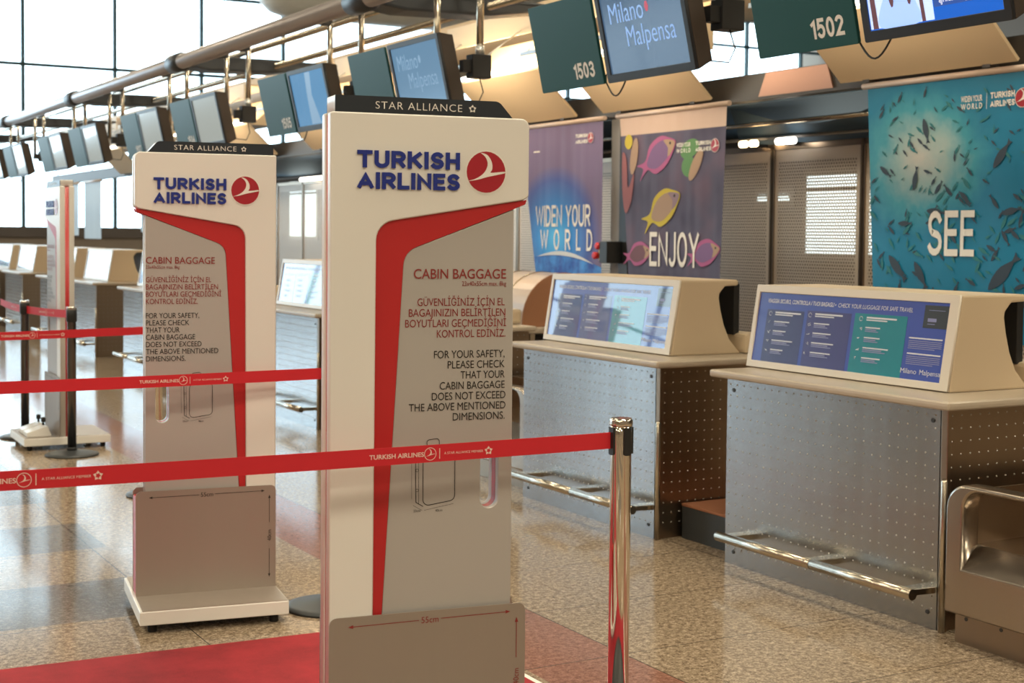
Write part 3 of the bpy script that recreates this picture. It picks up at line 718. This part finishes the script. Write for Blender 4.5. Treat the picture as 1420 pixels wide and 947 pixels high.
def monitor(label, y, kind):
    root = thing('hanging_monitor', label, 'monitor', (4.30, y, BOTTOM-.002), 0, 'monitors hung from the overhead pipe')
    M = frame((0, 0, 0), (0, -1, 0), (tx, 0, tz)); mw, mh = .785, .50
    plate('bezel', [fillet([(0, 0, .01), (mw, 0, .01), (mw, mh, .01), (0, mh, .01)], 3), [(.035, .045), (mw-.035, .045), (mw-.035, mh-.035), (.035, mh-.035)]], .02, bezel, root, M @ Matrix.Translation((0, 0, -.01)), .002)
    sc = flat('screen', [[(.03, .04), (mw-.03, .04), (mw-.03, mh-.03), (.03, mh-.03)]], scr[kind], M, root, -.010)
    Z = M @ Matrix.Translation((0, 0, -.0095))
    if kind in ('blue', 'pale'):
        m_ = scr_txt if kind == 'blue' else scr_gho
        text('Milano', .105, .415, .305, .105, m_, Z, sc, -.006); text('Malpensa', .235, .665, .175, .105, m_, Z, sc, -.006)
        flat('red_dot', [circle(.45, .36, .017, 6, .03)], scr_red if kind == 'blue' else m_, Z, sc)
    if kind == 'sky':
        flat('screen_band', [[(.32, .05), (.52, .05), (.43, .28), (.47, .46), (.36, .46), (.33, .28)]], scr_gho, Z, sc)
    if kind == 'bright':
        flat('photo', [[(.04, .05), (.395, .05), (.395, .465), (.04, .465)]], scr_e, Z, sc)
        flat('photo_shirt', [smooth([(.10, .05), (.315, .05), (.31, .13), (.27, .20), (.19, .21), (.12, .15)])], scr_a, Z, sc, .0015)
        flat('photo_face', [circle(.225, .285, .05, 20, .085)], scr_c, Z, sc, .002)
        flat('photo_hair', [smooth([(.165, .145), (.155, .34), (.225, .405), (.295, .34), (.285, .145), (.262, .15), (.272, .30), (.225, .37), (.178, .30), (.188, .15)], 3)], scr_b, Z, sc, .0025)
        flat('photo_doorway', [[(.055, .05), (.085, .05), (.075, .465), (.05, .465)]], scr_b, Z, sc, .0018)
        flat('photo_doorway', [[(.33, .05), (.35, .05), (.335, .465), (.315, .465)]], scr_b, Z, sc, .0018)
        flat('caption_bar', [[(.40, .098), (.755, .098), (.755, .465), (.40, .465)]], scr_d, Z, sc, .001)
        text('Cerca i nostri Info Point al check-in,', .43, .745, .152, .027, scr_w, Z, sc, lift=.002); text('agli imbarchi e agli arrivi.', .43, .635, .112, .027, scr_w, Z, sc, lift=.002)
    # deep housing behind the bezel
    B = M @ Matrix.Translation((0, 0, -.02))
    bx = MB(); bx.add([(.0, .0, 0), (mw, 0, 0), (mw, mh, 0), (0, mh, 0), (.01, .03, -.10), (mw-.01, .03, -.10), (mw-.01, mh-.03, -.10), (.01, mh-.03, -.10)],
                      [(0, 1, 2, 3), (4, 7, 6, 5), (0, 4, 5, 1), (1, 5, 6, 2), (2, 6, 7, 3), (3, 7, 4, 0)], B)
    bx.build('housing', mbody, root, bevel=.004)
    # mounting box and the two hanging poles
    MB().box(.16, .30, -mw-.0, -mw+.10, .215, .37).build('mount_box', black, root, bevel=.006)
    MB().box(.10, .20, -mw+.02, -mw+.08, .25, .33).build('mount_arm', black, root)
    for yy, z0 in ((-mw+.045, .37), (-.10, .28)):
        MB().tube([(.235, yy, z0), (.235, yy, .98)], .024, 18).build('hanging_pole', brass, root)
        MB().tube([(.235, yy, z0), (.235, yy, z0+.06)], .031, 18).build('pole_socket', silver, root)
        MB().tube([(.235, yy, .907), (.078, yy, .907)], .030, 12).build('pole_clamp', collarm, root)
    MB().tube([(.12, -.14, .10)]+[(.03, -.13+.20*k/10, .02-.085*math.sin(math.pi*k/10)) for k in range(11)]+[(.03, .07, .06)], .0045, 8).build('cable', cable, root)
    MB().tube([(.22, -mw+.02, .22), (.23, -mw-.015, .12), (.20, -mw-.005, .05), (.12, -mw+.06, .06)], .004, 8).build('cable', cable, root)
    return root
pos = sorted([3.815+4.63*k for k in range(5)]+[5.786+4.63*k for k in range(5)])
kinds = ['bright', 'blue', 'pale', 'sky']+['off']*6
mlab = ['bright monitor showing a person in a pale blue shirt beside sign 1502', 'slate monitor reading Milano Malpensa beside sign 1503', 'pale blue monitor with faint lettering above the nearest sign stand', 'sky blue monitor hanging left of the nearest sign stand']
ordn = ['fifth', 'sixth', 'seventh', 'eighth', 'ninth', 'tenth']
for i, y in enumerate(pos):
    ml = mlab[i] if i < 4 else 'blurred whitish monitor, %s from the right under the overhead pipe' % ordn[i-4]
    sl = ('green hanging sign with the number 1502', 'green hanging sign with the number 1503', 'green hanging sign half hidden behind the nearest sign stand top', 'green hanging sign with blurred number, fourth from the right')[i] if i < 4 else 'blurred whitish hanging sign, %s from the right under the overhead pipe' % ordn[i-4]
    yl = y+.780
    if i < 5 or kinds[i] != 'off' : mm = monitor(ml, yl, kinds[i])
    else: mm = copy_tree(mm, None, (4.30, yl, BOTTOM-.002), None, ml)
    sign(sl, ['1502', '1503', '1504', '1505', '1506', '1507', '', '', '', ''][i], y+1.475)

# ------------------------------------------------------------------ canopies, beam, banners, screens behind the desks
CY = [5.797+4.63*k-(.0) for k in range(6)]; CY2 = [8.644+4.63*k for k in range(6)]
cys = sorted([5.79, 8.66, 10.55]+[13.29, 15.18, 17.92, 19.81, 22.55, 24.44])
clab = ['cream sloping canopy under the bright monitor at the right edge', 'cream sloping canopy under the slate monitor and sign 1503', 'brightly lit cream canopy right of the pale blue monitor']
for i, y in enumerate(cys):
    lb = clab[i] if i < 3 else 'cream canopy far down the row, %s from the right' % ['fourth', 'fifth', 'sixth', 'seventh', 'eighth', 'ninth'][i-3]
    if i == 0:
        ln_ = 1.47
        t_ = thing('lit_canopy', lb, 'canopy', (6.6, y, 2.59), 0, 'lit canopies behind the desks')
        sl = [(0, 0), (-.40, .38), (-.415, .365), (-.015, -.015)]
        MB().prism(sl, 0, ln_, 'y').build('slope_panel', canopy, t_)
        arc = [(-.40+.42*math.sin(a), .38+.62*(1-math.cos(a))) for a in [k*math.pi/2/8 for k in range(9)]]
        arc2 = [(x_+.02, z_) for x_, z_ in reversed(arc)]
        MB().prism([(-.40, .38)]+[( -.40+.38*(k/8)**.6, .38+.34*(k/8)) for k in range(1, 9)]+[(0.0, .72), (0.0, .36), (-.36, .36)], 0, ln_, 'y').build('reflector', canopy, t_)
        MB().box(-.46, -.44, .0, ln_+.12, .68, .88).build('fascia', canopy, t_)
        MB().box(-.46, .02, .0, ln_, .86, .88).build('lid', canopy, t_)
        MB().box(-.02, .075, .2, .26, -.03, -.005).build('mount_bracket', beamm, t_); MB().box(-.02, .075, 1.2, 1.26, -.03, -.005).build('mount_bracket', beamm, t_)
        MB().tube([(-.43, .15, .40), (-.43, ln_-.15, .40)], .018, 10).build('lamp_tube', tube_glow, t_)
        lb_ = MB().box(-.885, -.86, .14, 1.36, .39, .42).build('added_lamp_bar', silver, t_)  # added bar and arms, an invented fixture for the canopy lamp
        for q in (.2, 1.3): MB().tube([(-.87, q, .41), (-.45, q, .72)], .006, 8).build('added_lamp_arm', silver, t_)
        base = t_
    else: t_ = copy_tree(base, None, (6.6, y, 2.59), None, lb)
    if i < 6:
        area('canopy_lamp', (5.76, y+.75, 3.0), .06, 11 if i else 5, (1, .80, .54), (0, math.radians(-72), 0), 1.2)
        if i: area('reflector_lamp', (6.19, y+.7, 3.05), .06, 22 if i == 2 else 8, (1, .88, .66), (0, math.radians(-120), 0), 1.1)
t_ = thing('dark_beam', 'long dark beam along the row above the banners', 'beam', (6.72, 0, 2.555))
MB().box(-.06, .12, 3.0, 32, 0, .18).build('beam', beamm, t_)
MB().box(-.075, -.062, 3.0, 32, -.012, .01).build('lip', beamm, t_)
t_ = thing('beam_reflection', 'pinkish reflected light painted on the dark beam above the perforated screens', 'painted reflection', (6.655, 7.40, 2.563))
MB().prism([(0, 0), (.78, 0), (.70, .165), (.06, .165)], -.012, 0, 'x').build('plate', mat('pink_reflection', (.50, .27, .19), .4, .4), t_)  # pinkish sheet before the beam, paints the light reflected there
tag(MB().tube([(0, 3, 0), (0, 36, 0)], .30, 28).build('air_duct', mat('duct_beige', (.52, .40, .28), .55), None, (7.6, 0, 3.65)), 'large beige air duct running behind the hanging monitors', 'air duct')
t_ = thing('pendant_duct', 'pale round-ended duct hanging against the window at the top left', 'air duct', (10.6, 30, 6.95))
MB().tube([(0, 0, 0), (.12, 0, 0), (.3, 0, 0), (.6, 0, 0), (7, 0, 0)], [.2, .45, .6, .68, .70], 28).build('duct', mat('duct_pale', (.62, .62, .60), .5), t_)
MB().tube([(1.5, 0, .6), (1.5, 0, 3.05)], .03, 10).build('hanger', armm, t_)
MB().tube([(6, 0, .6), (6, 0, 3.05)], .03, 10).build('hanger', armm, t_)

def cloth(name, label, y_l, y_r, bl, br, m, z1=2.525, z0=.95, grp='airline banners behind the desks', fold=.0035):
    root = thing(name, label, 'banner', (6.6, y_l, 0), 0, grp)
    n, k = 40, 24; vs = []; fs = []
    for j in range(k+1):
        t = j/k; z = z1+(z0-z1)*t; a = -(0)+(bl)*t; b = (y_l-y_r)-(br)*t
        for i in range(n+1):
            s_ = i/n; yy = -(a+(b-a)*s_)
            vs.append((fold*math.sin(s_*19+y_l*3)*t*(.4+.6*s_), yy, z))
    for j in range(k):
        for i in range(n): o = j*(n+1)+i; fs.append((o, o+1, o+n+2, o+n+1))
    MB().add(vs, fs, None, True).build('cloth', m, root)
    MB().tube([(0, .04, z1+.012), (0, -(y_l-y_r)-.03, z1+.012)], .020, 14).build('rod', pink, root)
    MB().tube([(.0, .02, z1+.01), (.055, .02, 2.548)], .007, 8).tube([(.0, -(y_l-y_r)+.0, z1+.01), (.055, -(y_l-y_r)+.0, 2.548)], .007, 8).build('rod_hanger', screw, root)
    F_ = frame((-.0045, 0, 0), (0, -1, 0), (0, 0, 1))
    return root, F_
def bmat(name, fn, rough=.55, fold=.3):
    m = mat(name, (.3, .3, .3), rough); n = N(m); x, y, z = n.xyz(n.obj()); s = n.m('MULTIPLY', y, -1); n.link(fn(n, s, z), n.p.inputs['Base Color'])
    bp = n.new('ShaderNodeBump'); bp.inputs['Strength'].default_value = fold; bp.inputs['Distance'].default_value = .05
    n.link(n.noise(n.stretch(n.obj(), (1, 4.0, .25)), 1.5, 1), bp.inputs['Height']); n.link(bp.outputs[0], n.p.inputs['Normal']); return m
def see_fn(n, s, z):
    ds = n.m('DIVIDE', n.m('SUBTRACT', s, .48), .62); dz = n.m('DIVIDE', n.m('SUBTRACT', z, 2.05), .50)
    r = n.m('SQRT', n.m('ADD', n.m('MULTIPLY', ds, ds), n.m('MULTIPLY', dz, dz)))
    nz = n.noise(n.obj(), 5, 3); r = n.m('ADD', r, n.m('MULTIPLY_ADD', nz, .5, -.25))
    return n.ramp(r, [(.0, (.56, .57, .54)), (.35, (.32, .50, .52)), (.62, (.05, .34, .46)), (.95, (.002, .20, .38))])
def widen_fn(n, s, z):
    ds = n.m('DIVIDE', n.m('SUBTRACT', s, .62), .75); dz = n.m('DIVIDE', n.m('SUBTRACT', z, 1.55), .62)
    r = n.m('SQRT', n.m('ADD', n.m('MULTIPLY', ds, ds), n.m('MULTIPLY', dz, dz)))
    glow_ = n.ramp(r, [(.0, (.08, .52, 1.0)), (.4, (.03, .25, .72)), (.8, (.06, .10, .38)), (1.0, (.17, .12, .24))])
    low = n.m('LESS_THAN', n.m('ADD', z, n.m('MULTIPLY', n.m('POWER', n.m('SUBTRACT', s, .65), 2), .18)), 1.385)
    nz = n.noise(n.obj(), 6, 3)
    sea = n.ramp(nz, [(.35, (.012, .07, .42)), (.65, (.05, .28, .78))])
    return n.mix(low, glow_, sea)
def enjoy_fn(n, s, z):
    nz = n.noise(n.obj(), 2.2, 2)
    base_ = n.ramp(nz, [(.3, (.05, .04, .09)), (.5, (.085, .075, .14)), (.7, (.14, .09, .15))])
    return n.mix(n.m('GREATER_THAN', z, 2.372), base_, (.62, .47, .40))
b_, V = cloth('airline_banner', 'teal banner with small fish and the word SEE, right edge', 7.02, 5.60, .10, .0, bmat('see_print', see_fn, .4, .06))
block('SEE', .555, .928, 1.452, .275, wprint, V, b_, .15, .26, lift=.003)
text('WIDEN YOUR', .80, .964, 2.372, .034, wprint, V, b_, .02); text('WORLD', .80, .964, 2.328, .032, wprint, V, b_, .02, spacing=1.5)
flat('divider', [[(.996, 2.32), (.999, 2.32), (.999, 2.425), (.996, 2.425)]], wprint, V, b_)
block('TURKISH', 1.025, 1.205, 2.378, .036, wprint, V, b_, .24, .36); block('AIRLINES', 1.025, 1.205, 2.328, .036, wprint, V, b_, .24, .36)
emblem(1.262, 2.366, .052, V, b_)
rnd = random.Random(11); fi = []; fd = []
def fish(cx, cy, L_, a, k=.17):
    pts = [(-.5, 0), (-.25, k*.9), (.05, k), (.33, .03), (.5, .10), (.47, 0), (.5, -.10), (.33, -.03), (.05, -k), (-.25, -k*.9)]
    c_, s_ = math.cos(a), math.sin(a); return smooth([(cx+L_*(x_*c_-y_*s_), cy+L_*(x_*s_+y_*c_)) for x_, y_ in pts], 2)
for _ in range(230):
    s_ = .06+1.3*rnd.random(); z_ = 1.0+1.46*rnd.random()
    if s_-.10*(2.5-z_)/1.5 < .02: continue
    sz = (.03+.05*rnd.random())*(1.0 if z_ > 1.9 else 1.35)
    (fi if rnd.random() < .55 else fd).append(fish(s_, z_, sz, rnd.choice([-1.1, -.8, .7, 1.2, .3, 2.2])+rnd.random()*.5, .12))
for s_, z_, L_, a in ((.30, 1.37, .22, -.8), (.50, 1.33, .20, -1.0), (1.15, 1.36, .30, .75), (.18, 1.98, .12, -.6), (.62, 1.72, .16, -.1), (1.12, 2.05, .20, .9), (1.20, 1.72, .15, .2), (.85, 1.8, .12, -.7), (.36, 1.65, .12, .0), (.44, 1.93, .15, 1.4), (.52, 2.22, .16, -1.3)):
    fd.append(fish(s_, z_, L_, a, .13))
flat('fish_print', fi, mat('fish_teal', (.02, .19, .22), .5), V, b_, .0004); flat('fish_print', fd, mat('fish_dark', (.03, .05, .08), .5), V, b_, .0007)

b_, V = cloth('airline_banner', 'dark violet banner with tropical fish and the word ENJOY', 9.90, 8.485, .19, .06, bmat('enjoy_print', enjoy_fn))
block('ENJOY', .46, 1.11, 1.318, .272, wprint, V, b_, .14, .26, lift=.004)
def oval(cx, cy, rx, ry, a, n=26):
    return [(cx+rx*math.cos(t)*math.cos(a)-ry*math.sin(t)*math.sin(a), cy+rx*math.cos(t)*math.sin(a)+ry*math.sin(t)*math.cos(a)) for t in [2*math.pi*k/n for k in range(n)]]
def tropical(cx, cy, L_, a, cols, name):
    c_, s_ = math.cos(a), math.sin(a)
    def tr(pts): return smooth([(cx+L_*(x_*c_-.78*y_*s_), cy+L_*(x_*s_+.78*y_*c_)) for x_, y_ in pts], 4)
    edge = tr([(-.62, -.20), (-.46, -.02), (-.60, .14), (-.36, .10), (-.15, .32), (.15, .34), (.36, .18), (.50, .0), (.36, -.16), (.12, -.30), (-.18, -.30), (-.36, -.10)])
    body = tr([(-.34, .0), (-.12, .22), (.14, .24), (.34, .13), (.47, .0), (.34, -.11), (.10, -.20), (-.15, -.20)])
    head = tr([(.22, .20), (.36, .13), (.48, .0), (.36, -.12), (.22, -.16), (.28, .0)])
    o = flat(name, [edge], cols[0], V, b_, .0006); flat('fish_body', [body], cols[1], V, o, .0012); flat('fish_head', [head], cols[2], V, o, .0018)
    flat('fish_eye', [[(q[0], q[1]) for q in circle(cx+L_*.36*c_-L_*.04*s_, cy+L_*.36*s_+L_*.04*c_, L_*.025, 10)]], blk, V, o, .0022)
fy, fpk, fvi, fta, fgr = mat('fish_yellow', (.60, .48, .01), .5), mat('fish_pink', (.42, .09, .26), .5), mat('fish_violet', (.20, .10, .26), .5), mat('fish_tan', (.42, .28, .18), .5), mat('fish_green', (.10, .26, .08), .5)
tropical(.56, 2.19, .50, .42, (fpk, fvi, fta), 'fish_print'); tropical(.63, 1.775, .50, .45, (fy, fta, mat('fish_mauve', (.30, .20, .24), .5)), 'fish_print')
tropical(.30, 1.41, .36, .15, (fpk, mat('fish_maroon', (.16, .06, .08), .5), fta), 'fish_print'); tropical(1.18, 1.43, .38, .2, (fpk, fvi, fta), 'fish_print')
flat('coral_print', [oval(.14, 2.32, .055, .06, 0)], fy, V, b_, .0005); flat('coral_print', [oval(.22, 2.20, .05, .15, -.2)], fta, V, b_, .0004)
flat('coral_print', [smooth([(.05, 2.22), (.11, 2.18), (.14, 1.95), (.22, 2.06), (.19, 1.85), (.11, 1.74), (.06, 1.9)])], mat('coral_red', (.34, .10, .10), .5), V, b_, .0005)
flat('coral_print', [oval(.97, 2.225, .12, .07, .3), oval(.96, 2.09, .09, .08, 0)], fgr, V, b_, .0004); flat('coral_print', [oval(1.05, 2.10, .05, .14, -.6)], fta, V, b_, .0005)
text('WIDEN YOUR', .80, .98, 2.245, .03, wprint, V, b_, .02); text('WORLD', .80, .98, 2.20, .03, wprint, V, b_, .02, spacing=1.5)
block('TURKISH', 1.045, 1.235, 2.246, .032, wprint, V, b_, .24, .36); block('AIRLINES', 1.045, 1.235, 2.20, .032, wprint, V, b_, .24, .36)
emblem(1.285, 2.236, .048, V, b_)

b_, V = cloth('airline_banner', 'blue banner with the words WIDEN YOUR WORLD above a bright horizon', 11.54, 10.15, .36, -.0, bmat('widen_print', widen_fn))
def wl(s_, z_): return s_
block('WIDEN YOUR', .30, 1.215, 1.632, .19, wprint, V, b_, .15, .26); block('WORLD', .385, 1.25, 1.425, .185, wprint, V, b_, .15, .95)
arcp = [(.33+.95*k/20, 1.382-.18*(.33+.95*k/20-.65)**2) for k in range(21)]
flat('horizon_print', [arcp+[(x_, z_+.038*math.sin(math.pi*k/20)) for k, (x_, z_) in reversed(list(enumerate(arcp)))]], mat('horizon_white', (.62, .66, .72), .5), V, b_, .0006)
block('TURKISH', .965, 1.155, 2.395, .03, wprint, V, b_, .24, .36); block('AIRLINES', .965, 1.155, 2.345, .03, wprint, V, b_, .24, .36)
emblem(1.205, 2.385, .042, V, b_); flat('print_lines', [[(.25, 2.30), (.36, 2.30), (.36, 2.312), (.25, 2.312)]], wprint, V, b_)
pb = mat('pale_banner_cloth', (.42, .50, .58), .5)
for lb, y, z0 in (('pale blue far banner hanging right of the far sign stand', 28.75, 1.41), ('pale far banner hanging just left of the second sign stand', 24.6, 1.55), ('pale far banner hanging behind the far sign stand head', 30.6, 1.47)):
    cloth('far_banner', lb, y, y-1.35, 0, 0, pb, 2.50, z0, 'pale far banners')

t_ = thing('column', 'grey column with black edge between the blue and violet banners', 'column', (6.68, 10.0, 0))
MB().box(0, .16, 0, .14, 0, 2.56).build('shaft', colm, t_, bevel=.004); MB().box(-.01, .12, -.13, -.002, 0, 2.56).build('black_edge', black, t_)
t_ = thing('emergency_stop', 'black emergency stop box with red buttons on the grey column', 'switch box', (6.60, 10.035, 1.42))
MB().box(-.08, .065, -.085, .03, -.09, .09).build('box', black, t_, bevel=.006)
MB().box(-.04, .0, .03, .10, -.07, .03).build('yellow_plate', yellow, t_, bevel=.005)
for q, zz in ((.10, -.03), (.06, .05)): MB().tube([(-.05, q, zz), (-.085, q, zz), (-.095, q, zz)], [.028, .03, .02], 16).build('button', btn, t_)

# perforated screens and the room behind them
yy = 7.02
ordp = ['first', 'second', 'third', 'fourth', 'fifth', 'sixth', 'seventh', 'eighth', 'ninth', 'tenth', 'eleventh', 'twelfth', 'thirteenth', 'fourteenth', 'fifteenth']
plab = {1: 'perforated steel screen with the brightest backlight, left of the SEE banner', 0: 'perforated steel screen behind the SEE banner edge', 2: 'dull perforated steel screen right of the ENJOY banner'}
for k in range(16):
    y = 6.985+1.03*(k-1)
    lb = plab.get(k, 'perforated steel screen behind the desks, number %d from the right edge' % (k+1))
    t_ = thing('perforated_screen', lb, 'screen', (7.5, y, 0), 0, 'perforated screens behind the desks')
    MB().add([(0, 0, .05), (0, 1.0, .05), (0, 1.0, 2.27), (0, 0, 2.27)], [(0, 1, 2, 3)]).build('sheet', PERF, t_)
    MB().box(-.012, .012, -.006, .012, 0, 2.29).box(-.012, .012, .988, 1.006, 0, 2.29).box(-.012, .012, 0, 1.0, 2.25, 2.29).box(-.012, .012, 0, 1.0, .03, .06).build('edge_frame', PERF and side_steel, t_)
bw = MB()
wins = [(9.80, 10.99, 1.40, 2.17, .02), (24.0, 25.3, 1.50, 2.45, 0), (11.25, 11.75, 1.92, 2.0, 0)]
struct(MB().box(9.6, 9.75, 4, 27, 0, 2.62).build('wall_office', wallm))
daywin = mat('backlit_glass', (.8, .95, 1), .3, emit=2.2, ecol=(.84, .97, .95))
for i, (a, b, z0, z1, _) in enumerate(wins):
    o = struct(MB().box(9.56, 9.62, a-.06, b+.06, z0-.06, z1+.06).build('window_%d' % (i+2), side_steel))
    MB().add([(9.553, a, z0), (9.553, b, z0), (9.553, b, z1), (9.553, a, z1)], [(0, 1, 2, 3)]).build('glass', daywin, o)
    MB().box(9.545, 9.555, a, b, (z0*.18+z1*.82)-.012, (z0*.18+z1*.82)+.012).build('crossbar', dark, o)
struct(MB().box(7.2, 9.7, 3, 27, 2.60, 2.64).build('trim_2', softblue))
t_ = thing('soffit', 'dark blue curved soffit with a sagging edge above the perforated screens', 'soffit', (7.42, 7.6, 0))
n = 24; vs = []; fs = []
for i in range(n+1):
    s_ = i/n; top = 2.60-.17*math.sin(math.pi*min(1, s_*1.05)) if s_ < 1 else 2.60
    for j in range(5): q = j/4; vs.append((.10*math.sin(q*math.pi/2), s_*2.0-.1, top+(2.30-top)*q))
for i in range(n):
    for j in range(4): o = i*5+j; fs.append((o, o+1, o+6, o+5))
MB().add(vs, fs, None, True).build('skin', softblue, t_)
tag(MB().tube([(0, 6.0, 0), (0, 12, 0)], .018, 12).build('rail', brass, None, (7.36, 0, 2.455)), 'slim brass rail along the dark blue soffit', 'rail')
tag(MB().tube([(0, 5.8, 0), (0, 27, 0)], .012, 10).build('cable_conduit', colm, None, (7.455, 0, 2.345)), 'thin pale conduit along the top of the perforated screens', 'conduit')
for i, (y, L_, m_, lb) in enumerate(((8.72, .20, tube_glow, 'small glowing tube light on top of the brightest perforated screen'), (9.24, .06, glow, 'small amber spotlight right of the ENJOY banner, nearer to the banner'), (9.11, .06, glow, 'small amber spotlight right of the ENJOY banner, farther from the banner'), (18.6, .9, tube_glow, 'bright tube light seen between the two nearest sign stands'))):
    t_ = thing('spot_lamp', lb, 'lamp', (7.36, y, 2.305), 0, 'small lamps above the perforated screens')
    MB().tube([(0, -L_/2, 0), (0, L_/2, 0)], .028, 14).build('glow_tube', m_, t_)
    MB().box(.0, .130, -.02, .02, -.030, -.005).build('lamp_bracket', screw, t_)

# ceiling light panels of the hall
lp = None
for x, y in LAMPS:
    if lp is None:
        lp = thing('ceiling_light', 'square warm ceiling light panel high above the hall', 'ceiling light', (x, y, 9.74), 0, 'ceiling light panels')
        MB().box(-1.2, 1.2, -1.2, 1.2, .06, .26).build('housing', ceilm, lp); MB().box(-1.1, 1.1, -1.1, 1.1, .03, .06).build('diffuser', lampm, lp)
    else: copy_tree(lp, None, (x, y, 9.74))
